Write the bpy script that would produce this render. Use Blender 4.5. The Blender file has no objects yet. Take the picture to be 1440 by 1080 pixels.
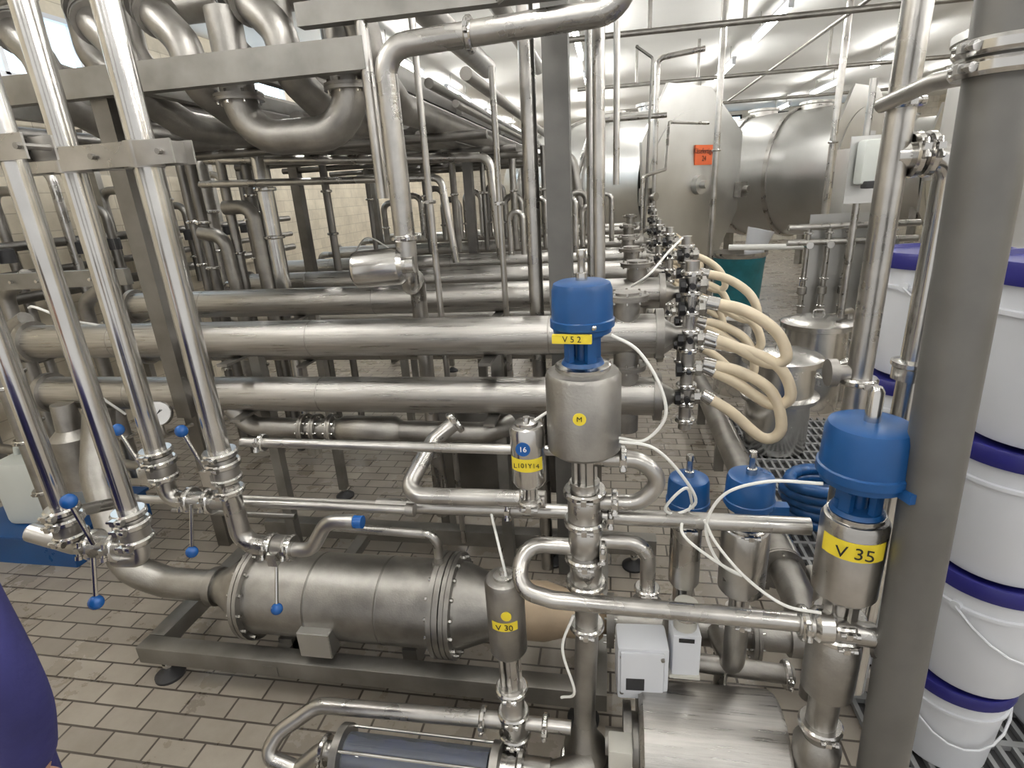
import bpy, bmesh, math, random
from mathutils import Vector, Matrix, Quaternion
random.seed(4)
S=bpy.context.scene
COL=bpy.context.collection
# ------------------------------------------------------------------ materials
def nmat(name,color,rough=.5,metal=0.,var=.0,rvar=.0,nscale=5.,bump=0.,bscale=60.,stretch=None,spec=.5,trans=0.,coat=0.,color2=None):
    m=bpy.data.materials.new(name);m.use_nodes=True
    nt=m.node_tree;b=nt.nodes["Principled BSDF"];L=nt.links
    b.inputs["Base Color"].default_value=(*color,1);b.inputs["Roughness"].default_value=rough
    b.inputs["Metallic"].default_value=metal;b.inputs["Specular IOR Level"].default_value=spec
    if trans: b.inputs["Transmission Weight"].default_value=trans
    if coat: b.inputs["Coat Weight"].default_value=coat
    tc=nt.nodes.new("ShaderNodeTexCoord")
    src=tc.outputs["Object"]
    if stretch:
        mp=nt.nodes.new("ShaderNodeMapping");mp.inputs["Scale"].default_value=stretch
        L.new(src,mp.inputs["Vector"]);src=mp.outputs["Vector"]
    if var or rvar:
        n=nt.nodes.new("ShaderNodeTexNoise");n.inputs["Scale"].default_value=nscale;n.inputs["Detail"].default_value=4
        L.new(src,n.inputs["Vector"])
        if var:
            r=nt.nodes.new("ShaderNodeValToRGB")
            c2=color2 or tuple(max(0,c*(1-var)) for c in color)
            r.color_ramp.elements[0].position=.35;r.color_ramp.elements[0].color=(*c2,1)
            r.color_ramp.elements[1].position=.65;r.color_ramp.elements[1].color=(*color,1)
            L.new(n.outputs["Fac"],r.inputs["Fac"]);L.new(r.outputs["Color"],b.inputs["Base Color"])
        if rvar:
            mr=nt.nodes.new("ShaderNodeMapRange");mr.inputs[1].default_value=.3;mr.inputs[2].default_value=.7
            mr.inputs[3].default_value=max(.03,rough-rvar);mr.inputs[4].default_value=rough+rvar
            L.new(n.outputs["Fac"],mr.inputs[0]);L.new(mr.outputs[0],b.inputs["Roughness"])
    if bump:
        n2=nt.nodes.new("ShaderNodeTexNoise");n2.inputs["Scale"].default_value=bscale;n2.inputs["Detail"].default_value=3
        L.new(src,n2.inputs["Vector"])
        bp=nt.nodes.new("ShaderNodeBump");bp.inputs["Strength"].default_value=bump;bp.inputs["Distance"].default_value=.004
        L.new(n2.outputs["Fac"],bp.inputs["Height"]);L.new(bp.outputs["Normal"],b.inputs["Normal"])
    return m
M={}
M['ss']=nmat('brushed_stainless',(.56,.545,.52),.31,1,.26,.08,9,.10,90)
M['ssp']=nmat('polished_stainless',(.66,.65,.63),.20,1,.14,.05,8,.03,60)
M['ssm']=nmat('pickled_stainless',(.40,.385,.36),.43,1,.28,.07,11,.16,140)
M['ssd']=nmat('dull_stainless',(.26,.25,.235),.42,1,.3,.1,6,.12,80)
M['ssx']=nmat('brushed_along_x',(.50,.485,.46),.32,1,.24,.07,4,.2,50,(1,25,25))
M['tank']=nmat('tank_steel',(.60,.60,.585),.40,1,.14,.08,2)
M['can']=nmat('can_steel',(.74,.73,.71),.24,1,.12,.05,5)
M['grey']=nmat('grey_painted_steel',(.165,.162,.152),.45,.5,.14,.06,10,.06,120)
M['frame']=nmat('frame_steel',(.31,.30,.28),.42,.85,.25,.08,8,.08,70)
M['blue']=nmat('blue_plastic',(.008,.072,.23),.32,0,.15,.05,8)
M['bluem']=nmat('blue_knob',(.01,.09,.32),.25)
M['navy']=nmat('navy_lid',(.018,.018,.16),.35,0,.1,.05,6)
M['white']=nmat('white_plastic',(.66,.68,.72),.38,0,.05,.05,3)
M['wtube']=nmat('white_hose',(.78,.78,.75),.35)
M['cream']=nmat('cream_hose',(.70,.60,.44),.38,0,.14,.05,12)
M['yellow']=nmat('yellow_label',(.78,.62,.04),.45)
M['black']=nmat('black_plastic',(.015,.015,.017),.4)
M['rubber']=nmat('dark_rubber',(.03,.03,.032),.6)
M['beige']=nmat('beige_enamel',(.55,.54,.49),.4,0,.06,.04,5)
M['teal']=nmat('teal_bag',(.02,.18,.22),.4,0,.3,.1,9,.5,25)
M['tan']=nmat('tan_reflection',(.50,.39,.27),.45,.2,.2,.08,6)  # tan base colour stands in for a warm reflection on the steel reducer
M['orange']=nmat('orange_sign',(.75,.14,.04),.5)
M['grate']=nmat('grate_plastic',(.24,.245,.25),.5,0,.2,.05,5)
M['coat']=nmat('blue_workwear',(.030,.030,.15),.85,0,.35,0,7,.6,40)
M['skin']=nmat('skin',(.55,.33,.24),.5,0,.1,0,20)
M['hair']=nmat('hair',(.05,.03,.02),.6,0,.3,0,40)
M['glass']=nmat('sight_glass',(.85,.93,1),.03,0,0,0,5,0,60,None,.5,.9)
M['inkblue']=nmat('blue_sleeve',(.006,.016,.09),.2,0,.3,.05,12,coat=.6)
M['jug']=nmat('jug_plastic',(.60,.63,.60),.4,0,.06,.04,4)
M['dial']=nmat('dial_face',(.8,.8,.78),.3)
M['ctext']=nmat('label_ink',(.01,.01,.01),.5)
M['wtext']=nmat('label_white',(.9,.9,.9),.5)
def emis(name,c,s):
    m=bpy.data.materials.new(name);m.use_nodes=True;nt=m.node_tree;b=nt.nodes["Principled BSDF"]
    b.inputs["Emission Color"].default_value=(*c,1);b.inputs["Emission Strength"].default_value=s
    b.inputs["Base Color"].default_value=(.8,.8,.8,1);return m
M['lamp']=emis('fluorescent',(1,.98,.94),60)
M['lampf']=emis('fluorescent_far',(1,.98,.94),36)
M['sky']=emis('window_daylight',(.50,.76,1),2.0)
def brick(name,c1,c2,mortar,w,h,ms,axes,rough,bumpd=.3,rv=.12,dirt=.6,dark=(.56,.55,.53)):
    m=bpy.data.materials.new(name);m.use_nodes=True;nt=m.node_tree;b=nt.nodes["Principled BSDF"];L=nt.links
    g=nt.nodes.new("ShaderNodeNewGeometry");sp=nt.nodes.new("ShaderNodeSeparateXYZ");cb=nt.nodes.new("ShaderNodeCombineXYZ")
    L.new(g.outputs["Position"],sp.inputs[0]);L.new(sp.outputs[axes[0]],cb.inputs[0]);L.new(sp.outputs[axes[1]],cb.inputs[1])
    t=nt.nodes.new("ShaderNodeTexBrick");t.inputs["Scale"].default_value=1;t.inputs["Brick Width"].default_value=w;t.inputs["Row Height"].default_value=h
    t.inputs["Mortar Size"].default_value=ms;t.inputs["Mortar Smooth"].default_value=.2
    t.inputs["Color1"].default_value=(*c1,1);t.inputs["Color2"].default_value=(*c2,1);t.inputs["Mortar"].default_value=(*mortar,1)
    L.new(cb.outputs[0],t.inputs["Vector"])
    n=nt.nodes.new("ShaderNodeTexNoise");n.inputs["Scale"].default_value=3.2;n.inputs["Detail"].default_value=7;n.inputs["Roughness"].default_value=.65;L.new(g.outputs["Position"],n.inputs["Vector"])
    mx=nt.nodes.new("ShaderNodeMixRGB");mx.blend_type='MULTIPLY';mx.inputs[0].default_value=dirt
    r=nt.nodes.new("ShaderNodeValToRGB");r.color_ramp.elements[0].position=.32;r.color_ramp.elements[0].color=(*dark,1);r.color_ramp.elements[1].position=.62;r.color_ramp.elements[1].color=(1,1,1,1)
    L.new(n.outputs["Fac"],r.inputs[0]);L.new(t.outputs["Color"],mx.inputs[1]);L.new(r.outputs[0],mx.inputs[2]);L.new(mx.outputs[0],b.inputs["Base Color"])
    mr=nt.nodes.new("ShaderNodeMapRange");mr.inputs[1].default_value=.3;mr.inputs[2].default_value=.7;mr.inputs[3].default_value=rough-rv;mr.inputs[4].default_value=rough+rv
    L.new(n.outputs["Fac"],mr.inputs[0]);L.new(mr.outputs[0],b.inputs["Roughness"])
    bp=nt.nodes.new("ShaderNodeBump");bp.inputs["Strength"].default_value=bumpd;bp.inputs["Distance"].default_value=.003;bp.invert=True
    L.new(t.outputs["Fac"],bp.inputs["Height"]);L.new(bp.outputs[0],b.inputs["Normal"])
    return m
M['floor']=brick('floor_pavers',(.37,.335,.285),(.275,.245,.21),(.085,.072,.06),.20,.10,.005,(0,1),.31,.6,.12,.6,(.62,.59,.55))
M['wall']=brick('wall_tiles',(.66,.60,.48),(.60,.54,.43),(.42,.38,.30),.30,.15,.004,(1,2),.4)
M['wallx']=brick('wall_tiles_x',(.66,.63,.56),(.62,.59,.52),(.45,.42,.37),.30,.15,.004,(0,2),.4)
M['ceil']=nmat('ceiling_paint',(.84,.84,.82),.7,0,.04,0,1.5)
# ------------------------------------------------------------------ builder
class G:
    def __init__(s,name):
        s.name=name;s.bm=bmesh.new();s.mats=[];s.texts=[]
    def mi(s,m):
        if m not in s.mats:s.mats.append(m)
        return s.mats.index(m)
    def rings(s,rings,mat,closed=False,caps=True):
        i=s.mi(mat);vs=[[s.bm.verts.new(p) for p in r] for r in rings];n=len(vs[0])
        for a,b in zip(vs,vs[1:]):
            for k in range(n):
                f=s.bm.faces.new((a[k],a[(k+1)%n],b[(k+1)%n],b[k]));f.material_index=i
        if caps:
            for r in (list(reversed(vs[0])),vs[-1]):
                f=s.bm.faces.new(r);f.material_index=i
    def tube(s,pts,r,mat='ss',bend=None,seg=14,caps=True):
        P=[Vector(p) for p in pts]
        if bend is None: bend=r*2.6
        out=[P[0]]
        for j in range(1,len(P)-1):
            a=P[j-1]-P[j];b=P[j+1]-P[j];la,lb=a.length,b.length
            if la<1e-5 or lb<1e-5: continue
            a/=la;b/=lb;ang=a.angle(b)
            if ang>math.pi-.03: out.append(P[j]);continue
            t=bend/math.tan(ang/2);t=min(t,la*.48,lb*.48);R=t*math.tan(ang/2)
            c=P[j]+(a+b).normalized()*(R/math.sin(ang/2))
            s0=P[j]+a*t-c;s1=P[j]+b*t-c;tot=s0.angle(s1);n=max(3,int(tot/.2))
            ax=s0.cross(s1).normalized()
            for k in range(n+1): out.append(c+Quaternion(ax,tot*k/n)@s0)
        out.append(P[-1])
        o=[out[0]]
        for p in out[1:]:
            if (p-o[-1]).length>1e-4:o.append(p)
        T=[]
        for k in range(len(o)):
            t=(o[min(k+1,len(o)-1)]-o[max(k-1,0)]).normalized();T.append(t)
        nrm=T[0].orthogonal().normalized();R=[]
        for k,(p,t) in enumerate(zip(o,T)):
            if k: nrm=(T[k-1].rotation_difference(t)@nrm)
            nrm=(nrm-t*nrm.dot(t)).normalized();bi=t.cross(nrm)
            R.append([p+nrm*r*math.cos(2*math.pi*q/seg)+bi*r*math.sin(2*math.pi*q/seg) for q in range(seg)])
        s.rings(R,mat,caps=caps)
    def lathe(s,p,ax,prof,mat='ss',seg=24,caps=True):
        p=Vector(p);ax=Vector(ax).normalized();n=ax.orthogonal().normalized();b=ax.cross(n)
        s.rings([[p+ax*t+n*max(r,.0004)*math.cos(2*math.pi*q/seg)+b*max(r,.0004)*math.sin(2*math.pi*q/seg) for q in range(seg)] for t,r in prof],mat,caps=caps)
    def cyl(s,p0,p1,r,mat='ss',seg=20):
        p0=Vector(p0);d=Vector(p1)-p0;s.lathe(p0,d,[(0,r),(d.length,r)],mat,seg)
    def box(s,c,sz,mat='ss',rot=(0,0,0),bev=.0):
        from mathutils import Euler
        m=Matrix.Translation(c)@Euler(rot).to_matrix().to_4x4()@Matrix.Diagonal((*sz,1))
        r=bmesh.ops.create_cube(s.bm,size=1,matrix=m);i=s.mi(mat)
        fs=set(f for v in r['verts'] for f in v.link_faces)
        for f in fs:f.material_index=i
        if bev:
            es=list(set(e for v in r['verts'] for e in v.link_edges))
            rr=bmesh.ops.bevel(s.bm,geom=es,offset=bev,segments=2,affect='EDGES',profile=.6)
            for f in rr['faces']:f.material_index=i
    def ball(s,p,r,mat='bluem',sc=(1,1,1)):
        m=Matrix.Translation(p)@Matrix.Diagonal((*sc,1))
        q=bmesh.ops.create_uvsphere(s.bm,u_segments=16,v_segments=10,radius=r,matrix=m);i=s.mi(mat)
        for f in set(f for v in q['verts'] for f in v.link_faces):f.material_index=i
    def clamp(s,p,ax,r,mat='ssp',lug=(0,-1,.3)):
        p=Vector(p);ax=Vector(ax).normalized();e=.009+r*.16;h=.006+r*.12
        s.lathe(p,ax,[(-h,r),(-h,r+e*.7),(-h*.5,r+e),(h*.5,r+e),(h,r+e*.7),(h,r)],mat,22)
        l=Vector(lug);l=(l-ax*l.dot(ax))
        if l.length<.1:l=ax.orthogonal()
        l.normalize();t=ax.cross(l);q=p+l*(r+e+.004)
        s.cyl(q-t*.018,q+t*.018,.005,mat,8);s.box(q,(.014,.014,.014),mat);s.cyl(q+t*.015,q+t*.024,.008,mat,8)
    def flange(s,p,ax,r,R,th=.02,mat='ssm',n=8):
        p=Vector(p);ax=Vector(ax).normalized()
        s.lathe(p,ax,[(-th,R),(-th*.1,R),(-th*.1,R*.97),(th*.1,R*.97),(th*.1,R),(th,R)],mat,32)
        u=ax.orthogonal().normalized();w=ax.cross(u)
        for k in range(n):
            q=p+(u*math.cos(2*math.pi*k/n)+w*math.sin(2*math.pi*k/n))*(r+R)/2
            s.cyl(q-ax*(th+.012),q+ax*(th+.012),.008 if R>.1 else .005,'ssp',6)
    def patch(s,c,r,z0,z1,a0,a1,mat):
        i=s.mi(mat);n=8;vs=[]
        for k in range(n+1):
            a=math.radians(a0+(a1-a0)*k/n);x=c[0]+r*math.sin(a);y=c[1]-r*math.cos(a)
            vs.append((s.bm.verts.new((x,y,z0)),s.bm.verts.new((x,y,z1))))
        for k in range(n):
            f=s.bm.faces.new((vs[k][0],vs[k+1][0],vs[k+1][1],vs[k][1]));f.material_index=i
    def poly(s,pts,mat,thick=None):
        i=s.mi(mat);f=s.bm.faces.new([s.bm.verts.new(p) for p in pts]);f.material_index=i
        if thick:
            r=bmesh.ops.extrude_face_region(s.bm,geom=[f])
            for v in [g for g in r['geom'] if isinstance(g,bmesh.types.BMVert)]:v.co+=Vector(thick)
            for g in r['geom']:
                if isinstance(g,bmesh.types.BMFace):g.material_index=i
            for v in f.verts:
                for ff in v.link_faces:ff.material_index=i
    def text(s,body,p,size,rz=0,mat='ctext',rx=90):
        s.texts.append((body,p,size,rz,mat,rx))
    def done(s,angle=38):
        bmesh.ops.recalc_face_normals(s.bm,faces=s.bm.faces[:])
        for f in s.bm.faces:f.smooth=True
        me=bpy.data.meshes.new(s.name);s.bm.to_mesh(me);s.bm.free()
        for m in s.mats:me.materials.append(M[m])
        me.set_sharp_from_angle(angle=math.radians(angle))
        o=bpy.data.objects.new(s.name,me);COL.objects.link(o)
        for t in s.texts:
            cu=bpy.data.curves.new('label_text','FONT');cu.body=t[0];cu.size=t[2];cu.align_x='CENTER';cu.align_y='CENTER';cu.extrude=.0004
            cu.materials.append(M[t[4]]);k=bpy.data.objects.new('label_text',cu);COL.objects.link(k)
            k.location=t[1];k.rotation_euler=(math.radians(t[5]),0,math.radians(t[3]));k.parent=o
        return o
def smooth(pts,n=6):
    P=[Vector(p) for p in pts];P=[P[0]*2-P[1]]+P+[P[-1]*2-P[-2]];o=[]
    for i in range(1,len(P)-2):
        a,b,c,d=P[i-1:i+3]
        for k in range(n):
            t=k/n;o.append(.5*((2*b)+(c-a)*t+(2*a-5*b+4*c-d)*t*t+(3*b-a-3*c+d)*t**3))
    o.append(P[-2]);return o
# ------------------------------------------------------------------ room
def quadobj(name,pts,mat):
    g=G(name);g.poly(pts,mat);return g.done()
CZ=3.75;BY=19.;LX=-4.6;RX=9.
quadobj('floor',[(LX,-3,0),(RX,-3,0),(RX,BY,0),(LX,BY,0)],'floor')
quadobj('ceiling',[(LX,-3,CZ),(LX,BY,CZ),(RX,BY,CZ),(RX,-3,CZ)],'ceil')
g=G('wall_left')
g.poly([(LX,-3,0),(LX,BY,0),(LX,BY,2.95),(LX,-3,2.95)],'wall')
g.poly([(LX,-3,3.5),(LX,BY,3.5),(LX,BY,CZ),(LX,-3,CZ)],'wall')
for a,b in ((-3,3.4),(5.6,6.0),(8.2,8.6),(11,BY)): g.poly([(LX,a,2.95),(LX,b,2.95),(LX,b,3.5),(LX,a,3.5)],'wall')
g.done()
for i,(a,b) in enumerate(((3.4,5.6),(6.0,8.2),(8.6,11))):
    g=G('window_%d'%(i+1))
    g.poly([(LX-.06,a,2.95),(LX-.06,b,2.95),(LX-.06,b,3.5),(LX-.06,a,3.5)],'sky')
    for z in(2.97,3.48): g.box((LX-.03,(a+b)/2,z),(.06,b-a,.04),'white')
    for k in range(4): g.box((LX-.03,a+.02+(b-a-.04)*k/3,3.22),(.06,.04,.5),'white')
    g.done()
quadobj('wall_back',[(LX,BY,0),(RX,BY,0),(RX,BY,CZ),(LX,BY,CZ)],'wallx')
quadobj('wall_right',[(RX,-3,0),(RX,BY,0),(RX,BY,CZ),(RX,-3,CZ)],'wall')
for i,x in enumerate((2.7,4.1,5.5)):
    g=G('window_%d'%(i+4));g.box((x+.5,BY-.02,3.22),(1.1,.02,.8),'sky')
    for k in range(5): g.box((x-.05+.275*k,BY-.05,3.22),(.05,.06,.85),'rubber')
    for z in(2.82,3.22,3.62): g.box((x+.5,BY-.05,z),(1.15,.06,.05),'rubber')
    g.done()
def fixture(x,y,l=1.5):
    g=G('fluorescent_light');g.box((x,y,CZ-.20),(.06,l+.1,.03),'white')
    g.cyl((x,y-l/2,CZ-.26),(x,y+l/2,CZ-.26),.028,'lampf' if (y>6 and x>0) else 'lamp',10)
    for s in(-1,1): g.box((x,y+s*(l/2+.02),CZ-.24),(.05,.03,.09),'white');g.cyl((x,y+s*.5,CZ-.2),(x,y+s*.5,CZ),.006,'ssm',6)
    g.done()
for x in (-2.6,-.4,1.75,4.2,6.6):  # back fixtures of the two left rows are added to brighten the dark background
    for y in (-1.5,1.2,3.9,7.6,10.4,13.4,16.5):
        fixture(x,y)
g=G('ceiling_conduit')
for y in (6.2,9.2,12.2): g.tube([(-.5,y,3.25),(7.5,y,3.25)],.028,'ssm')
for x in(.35,1.2,2.9,4.8):
    g.tube([(x,9.2,3.25),(x,9.2,CZ)],.02,'ssm');g.tube([(x,6.2,3.25),(x,6.2,CZ)],.02,'ssm')
g.tube([(2.2,5.5,3.3),(2.2,15,3.3)],.02,'ssm')
g.done()
# ------------------------------------------------------------------ left vertical pipes + manifolds
def handle(g,p,q,mat='ssp'):
    g.cyl(p,q,.0055,mat,8);g.ball(q,.018,'bluem')
for (x,y,r,n) in ((-1.129,1.3,.031,1),(-1.345,1.3,.029,2),(-1.14,.98,.022,3),(-1.33,.98,.022,4)):
    g=G('vertical_steel_pipe');g.tube([(x,y,1.225),(x,y,3.3)],r,'ssp',seg=20)
    g.clamp((x,y,1.222),(0,0,1),r+.004);g.clamp((x,y,2.9),(0,0,1),r);g.done()
g=G('pipe_clamp_bar')
for dy in(-.036,.036): g.box((-1.30,1.3+dy,2.035),(.56,.006,.055),'ss')
for x in(-1.56,-1.45,-1.235,-1.05):
    g.cyl((x,1.25,2.035),(x,1.35,2.035),.007,'ssm',8);g.box((x,1.3,2.035),(.02,.07,.05),'ssm')
for x in(-1.345,-1.129):
    g.lathe((x,1.3,2.005),(0,0,1),[(0,.033),(0,.040),(.06,.040),(.06,.033)],'ss',24)
for dy in(-.03,.03): g.box((-1.24,.98+dy,2.03),(.34,.005,.045),'ss')
for x in(-1.39,-1.235,-1.08): g.cyl((x,.94,2.03),(x,1.02,2.03),.006,'ssm',8)
g.done()
g=G('butterfly_valve_manifold')
for x in(-1.345,-1.129):
    g.lathe((x,1.3,1.135),(0,0,1),[(0,.030),(.012,.042),(.06,.042),(.075,.034),(.085,.034)],'ssm')
    g.clamp((x,1.3,1.19),(0,0,1),.036);g.clamp((x,1.3,1.14),(0,0,1),.032)
g.tube([(-1.345,1.3,1.14),(-1.345,1.3,1.06),(-1.129,1.3,1.06)],.027,'ss')
g.clamp((-1.27,1.3,1.06),(1,0,0),.029);g.clamp((-1.20,1.3,1.06),(1,0,0),.029)
g.tube([(-1.129,1.3,1.15),(-1.129,1.3,.915),(-1.03,1.3,.905)],.030,'ss',bend=.06)
g.clamp((-1.129,1.3,1.10),(0,0,1),.031)
g.clamp((-1.03,1.3,.905),(1,0,0),.030)
g.lathe((-1.025,1.3,.905),(1,0,0),[(0,.03),(.01,.038),(.045,.038),(.055,.03)],'ssm')
g.clamp((-.965,1.3,.905),(1,0,0),.028)
g.tube([(-.96,1.3,.90),(-.90,1.3,.90),(-.83,1.3,1.005),(-.74,1.3,1.01)],.022,'ss',bend=.06);g.cyl((-.745,1.3,1.01),(-.715,1.3,1.01),.019,'bluem')
handle(g,(-1.0,1.27,.89),(-1.0,1.22,.74));
handle(g,(-1.36,1.26,1.17),(-1.41,1.26,1.31));handle(g,(-1.15,1.26,1.17),(-1.20,1.26,1.31))
handle(g,(-1.235,1.26,1.07),(-1.24,1.22,.93))
g.box((-1.36,1.26,1.165),(.03,.03,.05),'ssp');g.box((-1.15,1.26,1.165),(.03,.03,.05),'ssp');g.box((-1.0,1.26,.895),(.03,.03,.04),'ssp')
for x in(-1.33,-1.14):
    g.lathe((x,.98,1.14),(0,0,1),[(0,.026),(.012,.034),(.05,.034),(.06,.026),(.08,.026)],'ssm');g.clamp((x,.98,1.195),(0,0,1),.028);g.clamp((x,.98,1.15),(0,0,1),.026)
g.tube([(-1.45,.98,1.15),(-1.33,.98,1.12),(-1.14,.98,1.13)],.024,'ss',bend=.03)
g.clamp((-1.27,.98,1.125),(1,0,0),.026);g.clamp((-1.2,.98,1.125),(1,0,0),.026)
g.tube([(-1.14,.98,1.15),(-1.14,.98,1.09),(-1.22,.98,1.085)],.02,'ss',bend=.03)
handle(g,(-1.235,.95,1.15),(-1.235,.93,1.28));handle(g,(-1.25,.95,1.11),(-1.25,.92,1.0))
g.tube([(-1.45,.98,1.15),(-1.52,1.15,1.1),(-1.53,1.35,1.02)],.018,'ss')
g.done()
g=G('process_pipe_run')
g.tube([(-1.09,1.35,1.235),(-.12,1.35,1.232)],.014,'ss');g.clamp((-1.02,1.35,1.235),(1,0,0),.016)
g.tube([(-1.55,1.36,1.015),(-.60,1.36,1.02)],.014,'ss');g.tube([(-1.5,1.44,.985),(-.55,1.44,.985)],.011,'ssm')
g.tube([(-1.45,1.40,.95),(-1.0,1.40,.95)],.010,'ssd')
g.tube([(-.72,1.42,.995),(-.08,1.42,1.0)],.022,'ss');g.clamp((-.30,1.42,1.0),(1,0,0),.024)
g.tube([(-.18,1.35,1.08),(-.60,1.35,1.075),(-.56,1.55,1.16),(-.50,1.6,1.2)],.025,'ss',bend=.05)
g.clamp((-.24,1.35,1.08),(1,0,0),.027);g.clamp((-.50,1.6,1.2),(.5,.4,.4),.027)
g.cyl((-.6,1.36,1.02),(-.575,1.36,1.02),.02,'ssm')
g.done()
# ------------------------------------------------------------------ filter vessel
g=G('inline_filter_vessel')
y=1.75;z=.335
g.tube([(-2.42,2.1,1.02),(-2.38,1.95,.75),(-2.15,1.75,.40),(-1.95,1.75,z),(-1.72,1.75,z)],.066,'ssm',bend=.22,seg=22)
g.lathe((-1.74,y,z),(1,0,0),[(0,.058),(.02,.058),(.02,.082),(.055,.082),(.055,.07),(.07,.072),(.235,.165),(.25,.165)],'ssm',36)
g.flange((-1.485,y,z),(1,0,0),.168,.200,.018,'ssm',14)
g.lathe((-1.47,y,z),(1,0,0),[(0,.172),(.80,.172)],'ssm',40)
for t in(-1.2,-.9): g.lathe((t,y,z),(1,0,0),[(0,.172),(.002,.1735),(.008,.1735),(.010,.172)],'ssd',40)
g.flange((-.655,y,z),(1,0,0),.168,.205,.022,'ssm',16)
g.flange((-.61,y,z),(1,0,0),.168,.205,.018,'ssm',16)
g.lathe((-.60,y,z),(1,0,0),[(0,.17),(.03,.165),(.16,.115),(.19,.11),(.21,.11)],'ssm',36)
g.flange((-.375,y,z),(1,0,0),.11,.135,.014,'ssm',10)
g.lathe((-.37,y,z),(1,0,0),[(0,.112),(.12,.112),(.20,.09),(.33,.09),(.36,.06)],'tan',32)
g.flange((0.0,y,z-.02),(1,0,0),.06,.10,.014,'ssm',8)
g.tube([(0,y,.30),(.72,y,.30)],.056,'ssm',seg=22)
for x in(.40,.46,.52): g.flange((x,y,.30),(1,0,0),.06,.095,.014,'ssm',8)
g.tube([(-.665,y,z+.15),(-.665,y,.66),(-1.12,y,.675)],.018,'ss');g.lathe((-.665,y,z+.165),(0,0,1),[(0,.028),(.04,.028),(.04,.020),(.06,.020)],'ssm')
for x in(-1.35,-.8): g.box((x,y,.13),(.06,.2,.09),'frame')
g.box((-1.14,1.545,.265),(.13,.006,.11),'tank');g.box((-1.14,1.575,.32),(.13,.06,.006),'tank');g.box((-1.205,1.575,.265),(.006,.06,.11),'tank');g.box((-1.075,1.575,.265),(.006,.06,.11),'tank')
g.done()
g=G('return_line_pipe')
g.tube([(.72,1.78,.30),(.74,1.95,.30),(.73,4.6,.30)],.066,'ssm',seg=22)
g.tube([(.64,1.75,.30),(.86,1.75,.30)],.070,'ssm',seg=22);g.flange((.72,2.15,.30),(0,1,0),.066,.10,.013,'ssm')
g.tube([(.86,1.6,.26),(.86,2.2,.26)],.03,'ss')
g.tube([(.84,2.3,.22),(.84,4.4,.22)],.028,'ss')
for yy in(2.4,3.6,4.4): g.box((.73,yy,.12),(.06,.04,.24),'frame')
g.done()
# ------------------------------------------------------------------ base frame
def foot(g,x,y,ztop):
    g.cyl((x,y,.03),(x,y,ztop),.012,'ssp',12);g.lathe((x,y,.0),(0,0,1),[(0,.060),(.012,.060),(.024,.046),(.040,.020),(.05,.016)],'rubber')
    g.lathe((x,y,.05),(0,0,1),[(0,.02),(.015,.02)],'ssp',6)
g=G('machine_base_frame')
g.box((-1.01,1.57,.135),(1.92,.075,.08),'frame',bev=.004)
g.box((-1.935,1.98,.135),(.075,.74,.08),'frame',bev=.004)
g.box((-.87,2.5,.14),(2.2,.075,.09),'frame',bev=.004)
g.box((-.05,1.98,.135),(.075,.9,.075),'frame')
g.box((-1.35,1.98,.125),(.06,.9,.05),'frame')
for x,yy in((-1.88,1.57),(-.1,1.57),(-1.9,2.4),(-.3,2.5),(.12,2.5)): foot(g,x,yy,.11)
g.done()
# ------------------------------------------------------------------ tube banks
def bank(Y,x0,x1,zs,r,detail=True,mat='ssx'):
    g=G('tubular_heat_exchanger')
    for z in zs:
        g.tube([(x0,Y,z),(x1,Y,z)],r,mat,seg=28)
        g.lathe((x1,Y,z),(1,0,0),[(-.03,r+.004),(-.03,r+.02),(.0,r+.02),(.0,r*.8),(.03,r*.55),(.05,.03),(.09,.03)],'ssm',28)
        g.lathe((x0,Y,z),(-1,0,0),[(-.03,r+.004),(-.03,r+.02),(.0,r+.02),(.0,r*.8),(.03,r*.55),(.05,.03),(.12,.03)],'ssm',28)
        for t in (x0+.5,(x0+x1)/2,x1-.45): g.lathe((t,Y,z),(1,0,0),[(0,r),(.001,r+.0012),(.006,r+.0012),(.007,r)],'ssm',28)
    zl,zh=min(zs),max(zs)
    g.tube([(x0-.1,Y,zl),(x0-.2,Y,zl),(x0-.2,Y,zh),(x0-.1,Y,zh)],.034,'ss',bend=.07)
    for zz in (zl+.09,zh-.09): g.clamp((x0-.2,Y,zz),(0,0,1),.036)
    g.cyl((x1-.14,Y,zl-.15),(x1-.14,Y,zh+.17),.052,'ssm',20)
    g.flange((x1-.14,Y,zh+.15),(0,0,1),.052,.085,.010,'ssm');g.flange((x1-.14,Y,(zl+zh)/2),(0,0,1),.052,.08,.010,'ssm')
    xm=x1+.10
    g.tube([(xm,Y,zl-.14),(xm,Y,zh+.28)],.026,'ss')
    z=zl-.10
    while z<zh+.25:
        g.clamp((xm,Y,z),(0,0,1),.028,'ssp');z+=.075
    for zz in (zl,zl+.12,zh-.02,zh+.1,zh+.19):
        g.cyl((xm-.02,Y,zz),(xm+.06,Y,zz),.020,'ss',14)
        g.lathe((xm+.03,Y,zz),(1,0,0),[(0,.032),(.022,.032)],'ssp',8)
        g.lathe((xm-.045,Y-.02,zz),(1,0,0),[(0,.028),(.02,.028)],'black',8)
        g.cyl((xm,Y-.05,zz),(xm,Y,zz),.012,'black',8)
    for x in (x0+1.12,x0+2.3,x1-.35):
        g.box((x,Y+r+.035,(zh+.05)/2+.03),(.05,.05,zh-.02),'frame')
        for z in zs: g.box((x,Y,z-r-.006),(.05,2*r+.1,.012),'frame')
        foot(g,x,Y+r+.035,.1)
    return g.done()
bank(2.2,-2.80,.20,(1.335,1.07),.080)
bank(2.95,-2.9,.27,(1.36,1.09),.080)
bank(3.8,-2.7,.27,(1.345,1.08),.078)
bank(4.66,-2.95,.27,(1.345,1.08),.078)
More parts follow.
